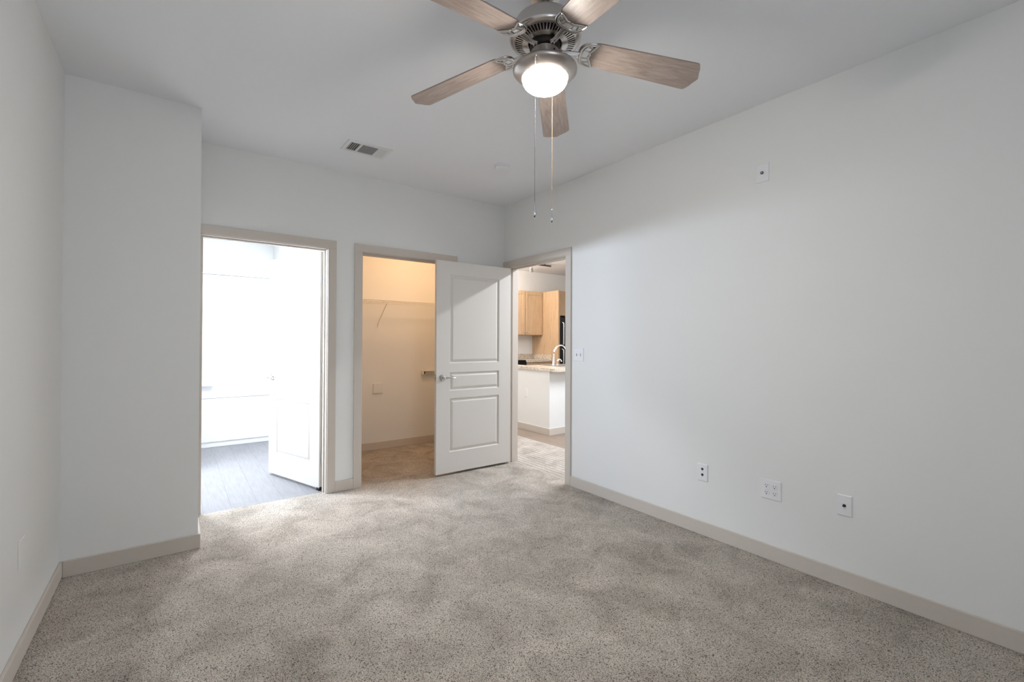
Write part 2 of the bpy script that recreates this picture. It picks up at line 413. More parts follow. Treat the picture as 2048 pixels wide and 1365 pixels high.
def lever(y, sgn, x, z, dx):
    """rose and lever handle standing off the face at y"""
    r = MB(); r.lathe([(0,0),(0.033,0),(0.033,0.004),(0.029,0.009),(0.014,0.012),(0.011,0.016),(0.011,0.046),(0,0.046)], (0,0,0), 'Y', 28)
    for v in r.bm.verts: v.co = Vector((x+v.co.x, y+sgn*v.co.y, z+v.co.z))
    pts = bez((x, y+sgn*0.043, z), (x+dx*0.02, y+sgn*0.056, z), (x+dx*0.05, y+sgn*0.058, z+0.004), (x+dx*0.115, y+sgn*0.052, z-0.002), 10)
    l = MB(); l.tube(pts, [0.011]*4+[0.010]*3+[0.0095,0.009,0.0085,0.006], 12, 0.75)
    return r, l
def hinges(root_obj, x, y, zs):
    for z in zs:
        h = MB(); h.tube([(x,y,z-0.045),(x,y,z+0.045)], 0.0065, 12); h.box(x+0.002, y-0.002, z-0.044, x+0.004, y+0.03, z+0.044); h.box(x-0.03, y-0.0015, z-0.044, x, y+0.0015, z+0.044)
        h.build('hinge', M_steel, root_obj, 35)

# bedroom entry door, standing open square to the right wall
DW = 0.863
d1 = panel_door(DW, 2.035).build('door_1', M_door)
d1.location = (XR-0.010-DW, 3.894, 0.022); LOC[d1] = Vector((0,0,0))
struct(d1, 'open white three-panel bedroom door standing in front of the closet opening', 'door')
for sgn, yy in ((-1, 0.0), (1, 0.035)):
    r, l = lever(yy, sgn, 0.062, 0.915, 1)
    ro = r.build('door_rose', M_nickel_d, d1, 35); l.build('door_lever', M_nickel_d, ro, 50)
k = MB(); k.box(-0.0012, 0.005, 0.885, 0.0, 0.030, 0.945); k.tube([(-0.010, 0.0175, 0.915), (0.002, 0.0175, 0.915)], 0.008, 10); k.build('latch_plate', M_nickel_d, d1)
hinges(d1, DW+0.006, 0.040, (0.22, 1.02, 1.82))

# bathroom door, swung into the bathroom
d2 = panel_door(0.842, 2.035).build('door_2', M_door)
LOC[d2] = Vector((0,0,0))
hx, hy = 1.000, 4.135
ex, ey = 0.734, 4.930
ang = math.atan2(hy-ey, hx-ex)        # local x runs from free edge to hinge edge
d2.rotation_euler = (0, 0, ang); d2.location = (hx-0.842*math.cos(ang), hy-0.842*math.sin(ang), 0.022)
struct(d2, 'white three-panel bathroom door swung into the bright bathroom', 'door')
for sgn, yy in ((-1, 0.0), (1, 0.035)):
    r, l = lever(yy, sgn, 0.062, 0.915, 1)
    ro = r.build('door_rose', M_nickel_d, d2, 35); l.build('door_lever', M_nickel_d, ro, 50)
for z in (0.25, 1.03, 1.80):
    h = MB(); h.tube([(0.8485,0.020,z-0.045),(0.8485,0.020,z+0.045)], 0.006, 12); h.box(0.8415,0.004,z-0.044,0.8440,0.020,z+0.044); h.box(0.8460,0.020,z-0.044,0.8485,0.030,z+0.044)
    h.build('hinge', M_steel, d2, 35)
k = MB(); k.box(0.800, 0.0, -0.021, 0.8425, 0.034, 0.010, 0.003)  # plain black block at the bottom of the leaf
k.build('black_block', M_matt_black, d2)['label'] = 'small black block at the foot of the hinge edge'

# ------------------------------------------------------------------ ceiling fan
FX, FY, FZ0, FTH, FPH, DR = 1.2183, 1.4324, 2.5203, 3.28, -0.1842, 0.1226
fan = thing('ceiling_fan', 'brushed nickel ceiling fan with five light oak blades and a lit glass bowl', 'ceiling fan', (FX, FY, H))
def fl(prof, name, mtl, seg=64, parent=fan, sm=35):
    return MB().lathe(prof, (FX, FY, 0), 'Z', seg).build(name, mtl, parent, sm)
fl([(0.0,H),(0.068,H),(0.068,H-0.012),(0.060,H-0.035),(0.030,H-0.052),(0.0,H-0.052)], 'canopy', M_nickel)
fl([(0.0,H-0.05),(0.0135,H-0.05),(0.0135,2.615),(0.0,2.615)], 'downrod', M_nickel, 24)
fl([(0,2.660),(0.022,2.660),(0.025,2.654),(0.025,2.618),(0,2.618)], 'coupling', M_dark, 32)
# motor housing: drum-like upper shell
fl([(0,2.624),(0.040,2.623),(0.080,2.620),(0.105,2.616),(0.119,2.608),(0.1265,2.597),(0.131,2.584),(0.1355,2.566),(0.1405,2.552),(0.1405,2.5475),(0.0,2.5475)], 'motor_housing', M_nickel, 72)
# lower shell with cooling slots: shoulder, slotted cone, inner flange
shell = MB(); NS = 56
shell.lathe([(0.1385,2.5475),(0.1455,2.5455),(0.1475,2.541),(0.1460,2.535),(0.1395,2.5285),(0.1290,2.5250)], (FX,FY,0), 'Z', NS*2)
ro_, ri_, zo, zi = 0.1265, 0.0915, 2.5243, 2.5165
shell.lathe([(0.1290,2.5250),(ro_,zo)], (FX,FY,0), 'Z', NS*2)
for i in range(NS):
    a0, a1 = 2*PI*i/NS, 2*PI*(i+0.50)/NS
    def Pp(r, z, a): return (FX+r*math.cos(a), FY+r*math.sin(a), z)
    shell.face([Pp(ro_,zo,a0),Pp(ro_,zo,a1),Pp(ri_,zi,a1),Pp(ri_,zi,a0)])
    shell.face([Pp(ro_,zo,a0),Pp(ri_,zi,a0),Pp(ri_,zi+0.006,a0),Pp(ro_,zo+0.006,a0)])
    shell.face([Pp(ro_,zo,a1),Pp(ri_,zi,a1),Pp(ri_,zi+0.006,a1),Pp(ro_,zo+0.006,a1)])
    b0, b1 = a1, 2*PI*(i+1)/NS
    for (r, z, s_, dz) in ((ro_, zo, -1, -0.0007), (ri_, zi, 1, 0.0007)):   # rounded slot ends
        shell.face([Pp(r,z,b0),Pp(r,z,b1),Pp(r+s_*0.0022,z+dz*0.6,b1-0.006),Pp(r+s_*0.0034,z+dz,(b0+b1)/2+0.008),Pp(r+s_*0.0034,z+dz,(b0+b1)/2-0.008),Pp(r+s_*0.0022,z+dz*0.6,b0+0.006)])
shell.lathe([(ri_,zi),(0.072,2.5125),(0.068,2.5145),(0.066,2.520)], (FX,FY,0), 'Z', NS)
shell.build('vented_shell', M_nickel, fan, 35)
fl([(0,2.533),(0.132,2.533),(0.132,2.545),(0,2.545)], 'motor_core', M_dark)
fl([(0,2.530),(0.063,2.530),(0.063,2.498),(0.056,2.494),(0.048,2.494),(0.046,2.484),(0,2.484)], 'flywheel', M_dark, 48)
# light kit: neck, shallow pan with sloping underside
fl([(0,2.489),(0.0555,2.489),(0.0575,2.487),(0.0575,2.446),(0.061,2.441),(0.085,2.434),(0.108,2.427),(0.122,2.421),(0.1295,2.415),(0.1320,2.409),(0.1310,2.404),(0.1250,2.397),(0.1130,2.387),(0.1000,2.3785),(0.0950,2.3765),(0.0930,2.3785),(0.0930,2.392),(0,2.392)], 'light_kit_pan', M_pan, 128)
bowl = fl([(0.0915,2.388),(0.0925,2.378),(0.0928,2.372),(0.0905,2.3605),(0.0840,2.3490),(0.0730,2.3390),(0.0580,2.3310),(0.0400,2.3260),(0.0210,2.3237),(0.0,2.3230)], 'glass_bowl', M_bowl, 72)
for k in range(3):
    a = 2*PI*k/3 + 0.5; cx, cy = FX+0.0575*math.cos(a), FY+0.0575*math.sin(a)
    MB().tube([(cx-0.004*math.cos(a), cy-0.004*math.sin(a), 2.470), (cx+0.003*math.cos(a), cy+0.003*math.sin(a), 2.470)], 0.0035, 10).build('set_screw', M_dark, fan)
# blades -- local frame: x radial, y across
def fp(r, v, off=0.0):
    return Vector((r + off*0.12, v*math.cos(FPH), FZ0 - H - DR*r + v*math.sin(FPH) + off))
def blade_mesh():
    m = MB()
    R0, R1 = 0.192, 0.640
    half = [(0.192,0.018),(0.1935,0.030),(0.198,0.046),(0.208,0.0575),(0.225,0.0605)]
    for i in range(1, 9):
        r = 0.225 + (0.622-0.225)*i/8; half.append((r, 0.0605+0.0115*i/8))
    half += [(0.636,0.0722),(0.643,0.0712),(0.6475,0.068),(0.6530,0.060),(0.6590,0.050),(0.6625,0.040),(0.6655,0.030),(0.6700,0.020),(0.6745,0.010)]
    out = half + [(0.6775,0.0)] + [(r,-v) for r, v in reversed(half)]
    T = 0.0055
    top = [m.bm.verts.new(fp(r, v, T/2)) for r, v in out]; bot = [m.bm.verts.new(fp(r, v, -T/2)) for r, v in out]
    m.bm.faces.new(top); m.bm.faces.new(bot[::-1]); n = len(out)
    for i in range(n): m.bm.faces.new((top[i], bot[i], bot[(i+1)%n], top[(i+1)%n]))
    return m
def iron_mesh():
    m = MB(); D = -0.0062
    def q(r, v, o=D): return fp(r, v, o)
    # arm from the flywheel, dipping then rising under the blade
    z0 = 2.497 - H
    arm = bez((0.052, 0, z0), (0.085, 0, z0-0.006), (0.105, 0, q(0.12,0).z-0.004), q(0.152, 0.0), 10)
    m.tube(arm, [0.0145,0.0135,0.0125,0.0115,0.0110,0.0105,0.0105,0.0110,0.0110,0.0115,0.0115], 12, 0.42)
    m.tube([(0.045,0,z0+0.001),(0.070,0,z0-0.002)], [0.016,0.014], 12, 0.35)
    for s in (-1, 1):
        m.tube([p+Vector((0, s*0.0065, -0.0035)) for p in arm[2:]], 0.0022, 8)
        # outer crescent from the arm out to the horn
        oc = bez(q(0.150, 0.0), q(0.146, s*0.030), q(0.158, s*0.062), q(0.216, s*0.0565), 14)
        m.tube(oc, [0.0095]*6+[0.0092,0.0088,0.0083,0.0078,0.0072,0.0064,0.0055,0.0045,0.0032], 10, 0.7)
        oc2 = bez(q(0.158, 0.0, D-0.003), q(0.156, s*0.026, D-0.003), q(0.166, s*0.052, D-0.003), q(0.205, s*0.052, D-0.002), 14)
        m.tube(oc2, [0.0030]*12+[0.0026,0.002,0.0014], 8)
        # inner line towards the blade
        ic = bez(q(0.214, s*0.0555), q(0.203, s*0.046), q(0.200, s*0.030), q(0.1895, s*0.017), 8) + bez(q(0.1895, s*0.017), q(0.186, s*0.012), q(0.189, s*0.005), q(0.1925, 0), 6)[1:]
        m.tube(ic, [0.0035,0.0048,0.0056]+[0.006]*12, 10, 0.7)
        # struts
        m.tube([q(0.155, s*0.021), q(0.190, s*0.017)], 0.0036, 8, 0.7)
        m.tube([q(0.166, s*0.040), q(0.199, s*0.034)], 0.0032, 8, 0.7)
    c = Vector((0.060, 0, z0-0.007))
    for s in (-1, 1): m.tube([c+Vector((0, s*0.007, -0.002)), c+Vector((0, s*0.007, 0.004))], 0.0038, 8)
    return m
bproto = blade_mesh().build('blade', M_blade, None, 30)
iproto = iron_mesh().build('blade_iron', M_nickel_d, None, 50)
for i in range(5):
    b_ = bproto if i == 0 else bproto.copy(); r_ = iproto if i == 0 else iproto.copy()
    if i: C.objects.link(b_); C.objects.link(r_)
    b_.parent = fan; b_.rotation_euler = (0, 0, FTH + i*2*PI/5)
    r_.parent = b_
# pull chains
def chain(x, y, ztop, zbot, mtl, out=None):
    m = MB(); n = int((ztop-zbot)/0.0062)
    if out: m.tube(bez(out, ((out[0]+x)/2, (out[1]+y)/2, out[2]+0.003), (x, y, out[2]-0.002), (x, y, ztop), 6), 0.0014, 6)
    m.tube([(x,y,ztop),(x,y,zbot)], 0.0006, 6)
    for i in range(n):
        z = ztop - 0.0062*i
        m.lathe([(0,0.0018),(0.0013,0.0013),(0.0018,0),(0.0013,-0.0013),(0,-0.0018)], (x, y, z), 'Z', 7)
    c = m.build('pull_chain', mtl, fan, 60, weld=False)
    p = MB()
    p.lathe([(0,0.004),(0.0024,0.002),(0.0030,-0.004),(0.0045,-0.016),(0.0066,-0.030),(0.0072,-0.038),(0.0060,-0.046),(0.0035,-0.050),(0,-0.051)], (x, y, zbot), 'Z', 24)
    p.build('pull_pendant', M_crystal, c, 60)
    p = MB(); p.lathe([(0,-0.050),(0.0032,-0.0505),(0.0030,-0.0535),(0,-0.0545)], (x, y, zbot), 'Z', 16); p.build('pendant_tip', M_dark, c, 60)
chain(1.101, 1.352, 2.385, 1.822, M_chain, (1.121, 1.366, 2.398))
chain(1.321, 1.503, 2.385, 1.868, M_brass, (1.303, 1.486, 2.398))

# ------------------------------------------------------------------ ceiling vent and detector
vx0, vx1, vy0, vy1 = 0.993, 1.318, 3.325, 3.537
vent = thing('air_vent', 'white ceiling air register with louvred openings', 'air vent', ((vx0+vx1)/2, (vy0+vy1)/2, H))
m = MB(); z0, z1 = H-0.008, H
fr = 0.026
ax0, ax1 = vx0+fr, vx1-fr; ay0, ay1 = vy0+0.030, vy1-0.030
m.box(vx0, vy0, z0, vx1, ay0, z1); m.box(vx0, ay1, z0, vx1, vy1, z1); m.box(vx0, ay0, z0, ax0, ay1, z1); m.box(ax1, ay0, z0, vx1, ay1, z1)
d1x, d2x = ax0+0.078, ax1-0.066
m.box(d1x-0.006, ay0, z0, d1x+0.006, ay1, z1); m.box(d2x-0.006, ay0, z0, d2x+0.006, ay1, z1)
m.build('frame', M_vent, vent)
m = MB(); m.box(ax0, ay0, H-0.0012, ax1, ay1, H-0.0004); m.build('duct', M_ventdark, vent)
for k in range(5):                      # left bank throws to the left
    x = ax0 + 0.004 + 0.0145*k
    MB().prism([(x,H-0.0085),(x+0.0016,H-0.0085),(x+0.0088,H-0.0015),(x+0.0072,H-0.0015)], ay0, ay1, 'Y').build('louver', M_vent, vent)
m = MB(); m.box(d1x+0.006, ay0, H-0.0050, d2x-0.006, ay1, H-0.0042); m.build('damper', M_mesh, vent)
for k in range(11):                     # middle bank runs lengthwise
    y = ay0 + 0.006 + 0.0135*k
    m = MB(); m.box(d1x+0.006, y, H-0.0078, d2x-0.006, y+0.0022, H-0.0050); m.build('louver', M_mesh, vent)
for k in range(5):                      # right bank throws to the right, closed from this side
    x = d2x + 0.008 + 0.0125*k
    MB().prism([(x,H-0.0015),(x+0.0016,H-0.0015),(x+0.0125,H-0.0085),(x+0.0109,H-0.0085)], ay0, ay1, 'Y').build('louver', M_vent, vent)
sd = thing('smoke_detector', 'small round white detector on the ceiling near the entry door corner', 'smoke detector', (2.165, 3.085, H))
MB().lathe([(0,H),(0.066,H),(0.066,H-0.006),(0.060,H-0.010),(0,H-0.010)], (2.165,3.085,0), 'Z', 48).build('mounting_plate', M_white, sd, 35)
MB().lathe([(0,H-0.008),(0.056,H-0.012),(0.057,H-0.024),(0.048,H-0.034),(0.022,H-0.037),(0,H-0.037)], (2.165,3.085,0), 'Z', 48).build('cover', M_white, sd, 35)

# ------------------------------------------------------------------ wall plates
def plate_x(root, x, y0, y1, z0, z1, sgn=-1, name='plate', T=0.006, mtl=None):
    """bevelled cover plate on a wall facing -x (sgn -1) or +x"""
    m = MB(); b = 0.004
    r0 = [(y0,z0),(y1,z0),(y1,z1),(y0,z1)]; r1 = [(y0+b,z0+b),(y1-b,z0+b),(y1-b,z1-b),(y0+b,z1-b)]
    rings = [[(x, a, c) for a, c in r0], [(x+sgn*0.0035, a, c) for a, c in r0], [(x+sgn*T, a, c) for a, c in r1]]
    for A, B in zip(rings, rings[1:]):
        for k in range(4): m.face([A[k], A[(k+1)%4], B[(k+1)%4], B[k]])
    m.face(rings[-1]); m.face(rings[0])
    return m.build(name, mtl or M_white, root)
def disc_x(x0, x1, y, z, r, seg=20): return MB().lathe([(0,x0),(r,x0),(r,x1),(0,x1)], (0,y,z), 'X', seg)
def screw(root, y, z, x=XR-0.006):
    disc_x(x, x-0.0012, y, z, 0.0033, 12).build('screw', M_white, root, 35)
# light switch by the entry
t = thing('light_switch', 'white double toggle switch plate beside the entry door casing', 'light switch', (XR, 2.885, 1.172))
plate_x(t, XR, 2.827, 2.943, 1.1145, 1.2295)
for y in (2.862, 2.908):
    q = MB(); q.box(XR-0.0066, y-0.006, 1.160, XR-0.006, y+0.006, 1.184); q.build('toggle_slot', M_mesh, t)
    q = MB(); q.prism([(XR-0.006,1.166),(XR-0.017,1.171),(XR-0.018,1.178),(XR-0.006,1.181)], y-0.0045, y+0.0045, 'Y'); q.build('toggle', M_white, t)
    for z in (1.142, 1.202): screw(t, y, z)
# phone jack
t = thing('wall_jack', 'white wall plate with two black jacks stacked, leftmost low plate on the right wall', 'wall jack', (XR, 1.713, 0.4155))
plate_x(t, XR, 1.676, 1.750, 0.358, 0.473)
for z in (0.438, 0.400):
    q = MB(); q.prism([(1.705,z+0.006),(1.7105,z+0.009),(1.7165,z+0.009),(1.721,z+0.006),(1.721,z-0.002),(1.713,z-0.009),(1.705,z-0.002)], XR-0.0072, XR-0.006, 'X'); q.build('jack', M_slot, t)
# quad outlet
t = thing('power_outlet', 'white double-gang plate with four receptacles, middle plate of the three low on the right wall', 'power outlet', (XR, 1.277, 0.4155))
plate_x(t, XR, 1.219, 1.335, 0.358, 0.473)
for y in (1.254, 1.300):
    for z in (0.436, 0.395):
        pr = [(0.0165*math.cos(a), max(-0.0135, min(0.0135, 0.0175*math.sin(a)))) for a in [2*PI*k/28 for k in range(28)]]
        f = MB().prism([(y+a, z+b) for a, b in pr], XR-0.0085, XR-0.006, 'X').build('receptacle', M_white, t)
        q = MB(); xx = XR-0.0092
        q.box(xx, y+0.0045, z+0.000, XR-0.0084, y+0.0068, z+0.0085); q.box(xx, y-0.0070, z+0.0005, XR-0.0084, y-0.0048, z+0.0075)
        q.lathe([(0,xx),(0.0030,xx),(0.0030,XR-0.0084),(0,XR-0.0084)], (0,y,z-0.007), 'X', 12)
        q.build('slots', M_slot, f)
    screw(t, y, 0.4155)
# coax plates
def coax(y0, y1, z0, z1, label, zc):
    yc = (y0+y1)/2
    t = thing('cable_plate', label, 'cable plate', (XR, yc, (z0+z1)/2))
    plate_x(t, XR, y0, y1, z0, z1)
    MB().lathe([(0,XR-0.006),(0.0085,XR-0.006),(0.0085,XR-0.009),(0.0055,XR-0.0095),(0.0055,XR-0.019),(0,XR-0.019)], (0,yc,zc), 'X', 6).build('connector', M_dark, t)
    return t, yc
t, yc = coax(0.8715, 0.9395, 0.376, 0.486, 'white wall plate with a single cable connector, nearest low plate on the right wall', 0.431)
for z in (0.466, 0.396): screw(t, yc, z)
tt = thing('alarm_plate', 'white wall plate with a small round connector high on the right wall', 'cable plate', (XR, 1.3255, 2.317))
plate_x(tt, XR, 1.287, 1.364, 2.2615, 2.373)
MB().lathe([(0.0042,XR-0.006),(0.0085,XR-0.006),(0.0085,XR-0.011),(0.0042,XR-0.011)], (0,1.3255,2.317), 'X', 20).build('connector_ring', M_dark, tt, 35)
MB().lathe([(0,XR-0.006),(0.0036,XR-0.006),(0.0036,XR-0.010),(0,XR-0.010)], (0,1.3255,2.317), 'X', 16).build('connector_pin', M_steel, tt, 35)
# plate on left wall
t = thing('wall_plate', 'plain blank plate painted like the left wall, low near the corner', 'wall plate', (XL, 2.66, 0.43))
plate_x(t, XL, 2.617, 2.695, 0.372, 0.493, 1, mtl=M_wall)

# ------------------------------------------------------------------ closet fittings
def wire_shelf(name, label, x0, x1, yw, depth, z, brackets, loc):
    t = thing(name, label, 'wire shelf', loc)
    m = MB(); yf = yw-depth
    for y, zz in ((yw-0.012, z), (yw-depth*0.5, z), (yf, z), (yf, z-0.040)):
        m.tube([(x0,y,zz),(x1,y,zz)], 0.0045, 6)
    m.build('rail', M_wire, t, 60)
    m = MB(); n = int((x1-x0)/0.026)
    for i in range(n+1):
        x = x0+(x1-x0)*i/n
        m.tube([(x,yw-0.008,z+0.004),(x,yf,z+0.004),(x,yf-0.003,z),(x,yf-0.003,z-0.040)], 0.0022, 5)
    m.build('wire_grid', M_wire, t, 60)
    for x in brackets:
        m = MB(); m.tube([(x,yf+0.004,z-0.020),(x,yw-0.004,z-0.255),(x,yw-0.004,z-0.30)], 0.0045, 8, 0.6); m.build('bracket', M_wire, t, 60)
    return t
ws = wire_shelf('wire_shelf', 'white wire closet shelf on a slanted bracket high on the tan closet wall', 1.23, XR-0.01, 5.30, 0.30, 1.745, (1.932, 2.76), (2.04, 5.15, 1.745))
t = thing('closet_rod', 'short white rail end on the closet wall just left of the open door', 'closet rod', (2.67, 5.27, 0.89))
m = MB(); m.box(2.51, 5.262, 0.872, XR-0.005, 5.298, 0.876); m.box(2.51, 5.262, 0.904, XR-0.005, 5.298, 0.908); m.box(2.51, 5.262, 0.889, XR-0.005, 5.264, 0.891); m.build('rail', M_wire, t)
m = MB(); m.box(2.490, 5.258, 0.862, 2.510, 5.300, 0.916, 0.002); m.build('end_cap', M_wire, t)
m = MB(); m.box(2.5105, 5.2585, 0.872, 2.524, 5.2615, 0.902); m.build('cap_slot', M_slot, t)
m = MB(); m.box(1.877, 5.288, 0.664, 1.993, 5.300, 0.782, 0.003)
t = tag(m.build('access_cover', mat('cover_paint', (0.79,0.79,0.775), 0.6)), 'square cover plate low on the tan closet wall', 'cover plate')

# ------------------------------------------------------------------ bathroom fittings
tub = thing('bathtub', 'white bathtub along the far wall of the bright bathroom', 'bathtub', (0.36, 6.93, 0))
m = MB(); x0, x1, y0, y1, zt = -0.38, 1.115, 6.55, 7.305, 0.50
pr = [(0,0),(0.03,0),(0.07,-0.05),(0.11,-0.30),(0.20,-0.36)]
m.face([(x0,y0,0),(x1,y0,0),(x1,y0,zt),(x0,y0,zt)]); m.face([(x0,y1,0),(x1,y1,0),(x1,y1,zt),(x0,y1,zt)])
m.face([(x0,y0,0),(x0,y1,0),(x0,y1,zt),(x0,y0,zt)]); m.face([(x1,y0,0),(x1,y1,0),(x1,y1,zt),(x1,y0,zt)])
rg = [[(x0+o,y0+o,zt+d),(x1-o,y0+o,zt+d),(x1-o,y1-o,zt+d),(x0+o,y1-o,zt+d)] for o, d in pr]
for A, B in zip(rg, rg[1:]):
    for k in range(4): m.face([A[k],A[(k+1)%4],B[(k+1)%4],B[k]])
m.face(rg[-1]); m.build('basin', M_porc, tub)
m = MB(); m.box(x0+0.05, y0-0.008, 0.06, x1-0.05, y0, 0.42, 0.004); m.build('apron', M_porc, tub)
wall_x('wall_tub_end', 6.5, 7.31, -0.50, -0.385)
m = MB(); m.box(-0.384, 7.296, 0.505, 1.118, 7.309, 1.95, 0.002); struct(m.build('trim_4', M_surround), 'smooth white tub surround panel', 'tub surround')
sh = thing('soap_shelf', 'small white ledge on the tub surround', 'shelf', (0.34, 7.26, 0.69))
m = MB(); m.box(0.18, 7.215, 0.675, 0.41, 7.295, 0.700, 0.006); m.build('ledge', M_porc, sh)
m = MB(); m.box(0.18, 7.215, 0.700, 0.41, 7.222, 0.712, 0.002); m.build('lip', M_porc, sh)
m = MB(); m.tube([(-0.384,6.56,2.083),(1.119,6.56,2.083)], 0.0125, 16)
t = thing('shower_rod', 'slim straight shower rod across the bathtub', 'shower rod', (0.37, 6.56, 2.083))
m.build('rod', M_steel, t, 50)
for x, s in ((-0.384, 1), (1.119, -1)):
    q = MB(); q.lathe([(0,x),(0.03,x),(0.028,x+s*0.010),(0.016,x+s*0.018),(0,x+s*0.018)], (0,6.56,2.083), 'X', 20); q.build('flange', M_steel, t, 35)

# ------------------------------------------------------------------ kitchen
PX, PY = 4.11, 4.71
m = MB(); m.box(PX, PY, 0, 8.1, PY+0.115, 0.875); m.box(PX, PY+0.115, 0, PX+0.115, 6.05, 0.875)
struct(m.build('wall_peninsula', M_wall), 'white half wall carrying the kitchen counter', 'half wall')
m = MB(); m.box(PX-0.013, PY-0.013, 0, 8.1, PY, 0.095, 0.003); m.box(PX-0.013, PY, 0, PX, 6.05, 0.095, 0.003)
struct(m.build('baseboard_peninsula', M_trim))
SX0, SX1, SY0, SY1 = 4.52, 5.20, 4.98, 5.36
pc = thing('countertop', 'speckled tan counter with sink on the white half wall', 'countertop', (5.5, 5.0, 0.875))
m = MB(); z0, z1 = 0.876, 0.918
cx0, cy0, cx1, cy1 = 4.088, 4.58, 8.05, 5.48
m.box(cx0, cy0, z0, cx1, SY0, z1); m.box(cx0, SY1, z0, cx1, cy1, z1); m.box(cx0, SY0, z0, SX0, SY1, z1); m.box(SX1, SY0, z0, cx1, SY1, z1)
m.box(cx0, cy1, z0, PX+0.2, 6.06, z1)
m.build('slab', M_granite, pc)
m = MB(); m.box(cx0-0.001, cy0-0.0015, z0-0.004, cx1, cy0+0.012, z1-0.006, 0.001); m.build('edge_band', M_granite, pc)
sk = thing('kitchen_sink', 'stainless sink set in the speckled counter', 'sink', (4.86, 5.17, 0.918))
m = MB()
pr = [(-0.018,0.003),(0,0.004),(0.006,-0.004),(0.012,-0.14),(0.05,-0.165)]
rg = [[(SX0+o,SY0+o,0.918+d),(SX1-o,SY0+o,0.918+d),(SX1-o,SY1-o,0.918+d),(SX0+o,SY1-o,0.918+d)] for o, d in pr]
for A, B in zip(rg, rg[1:]):
    for k in range(4): m.face([A[k],A[(k+1)%4],B[(k+1)%4],B[k]])
m.face(rg[-1]); m.build('basin', M_steel, sk)
fc = thing('faucet', 'tall chrome gooseneck faucet over the kitchen sink', 'faucet', (4.60, 5.20, 0.918))
fx_, fy_ = 4.605, 5.19
# plinth for faucet sits on counter left of the bowl
m = MB(); m.lathe([(0,0.922),(0.030,0.922),(0.028,0.930),(0.019,0.945),(0.017,1.00),(0.014,1.045),(0,1.045)], (fx_,fy_,0), 'Z', 24); m.build('body', M_chrome, fc, 40)
m = MB(); pts = [Vector((fx_,fy_,1.04))] + bez((fx_,fy_,1.06),(fx_,fy_,1.26),(fx_+0.24,fy_-0.02,1.28),(fx_+0.25,fy_-0.02,1.10),18)
m.tube(pts, 0.0125, 14); m.build('spout', M_chrome, fc, 60)
m = MB(); pts = bez((fx_+0.10,fy_+0.03,0.922),(fx_+0.10,fy_+0.03,1.03),(fx_+0.17,fy_+0.03,1.03),(fx_+0.18,fy_+0.02,0.97),10); m.tube(pts, 0.011, 12)
sp = thing('soap_dispenser', 'small curved chrome spout next to the tall faucet', 'soap dispenser', (fx_+0.10, fy_+0.03, 0.918)); m.build('spout', M_chrome, sp, 60)
m = MB(); m.lathe([(0,0.918),(0.022,0.918),(0.020,0.930),(0,0.932)], (fx_+0.10,fy_+0.03,0), 'Z', 18); m.build('collar', M_chrome, sp, 40)
t = thing('wall_outlet', 'white outlet plate on the side of the kitchen half wall', 'power outlet', (PX, 5.225, 0.53))
plate_x(t, PX, 5.190, 5.262, 0.475, 0.588, mtl=M_wall)
for z in (0.551, 0.512):
    q = MB(); q.box(PX-0.0078, 5.211, z-0.014, PX-0.006, 5.241, z+0.014, 0.0006); q.build('receptacle', M_white, t)

def shaker(parent, x0, x1, z0, z1, y, knob=None, name='door'):
    """frame-and-panel door on a cabinet face at y, facing -y"""
    m = MB(); fw = 0.058; yf = y-0.019
    m.box(x0, yf, z0, x0+fw, y, z1, 0.0015); m.box(x1-fw, yf, z0, x1, y, z1, 0.0015); m.box(x0+fw, yf, z0, x1-fw, y, z0+fw, 0.0015); m.box(x0+fw, yf, z1-fw, x1-fw, y, z1, 0.0015)
    m.box(x0+fw, yf+0.009, z0+fw, x1-fw, y, z1-fw)
    d = m.build(name, M_maple, parent)
    if knob:
        kx, kz = knob
        q = MB(); q.lathe([(0,yf),(0.006,yf),(0.005,yf-0.014),(0.014,yf-0.020),(0.013,yf-0.028),(0,yf-0.030)], (kx,0,kz), 'Y', 16); q.build('knob', M_steel, d, 40)
    return d
UZ0, UZ1, UY = 1.400, 2.285, 7.18
def upper(x0, x1, doors, label, y=UY, z0=UZ0, z1=UZ1, group=None):
    t = thing('wall_cabinet', label, 'cabinet', ((x0+x1)/2, 7.5, z0), group)
    m = MB(); m.box(x0, y, z0, x1, 7.5, z1, 0.001); m.build('carcass', M_maple, t)
    w = (x1-x0)/doors
    for i in range(doors):
        a, b = x0+w*i+0.008, x0+w*(i+1)-0.008
        kx = b-0.03 if i % 2 == 0 and doors > 1 else a+0.03
        shaker(t, a, b, z0+0.010, z1-0.012, y, (kx, z0+0.055))
    return t
upper(5.15, 6.055, 2, 'two-door maple wall cabinet with small knobs over the kitchen counter')
fp_ = tag(MB().box(6.06, 6.69, 0, 6.10, 7.5, UZ1, 0.001).build('end_panel', M_maple), 'tall plain maple end panel between wall cabinets and black refrigerator', 'cabinet panel')
t = upper(6.105, 7.02, 2, 'maple cabinet above the black refrigerator', 6.74, 1.79, UZ1)
fr_ = thing('refrigerator', 'black refrigerator beside the tall maple end panel', 'refrigerator', (6.56, 7.1, 0))
m = MB(); m.box(6.115, 6.76, 0.02, 7.01, 7.48, 1.765, 0.004); m.build('body', M_black, fr_)
m = MB(); m.box(6.118, 6.70, 0.10, 7.007, 6.757, 1.16, 0.006); m.build('fridge_door', M_black, fr_)
m = MB(); m.box(6.118, 6.70, 1.175, 7.007, 6.757, 1.762, 0.006); m.build('freezer_door', M_black, fr_)
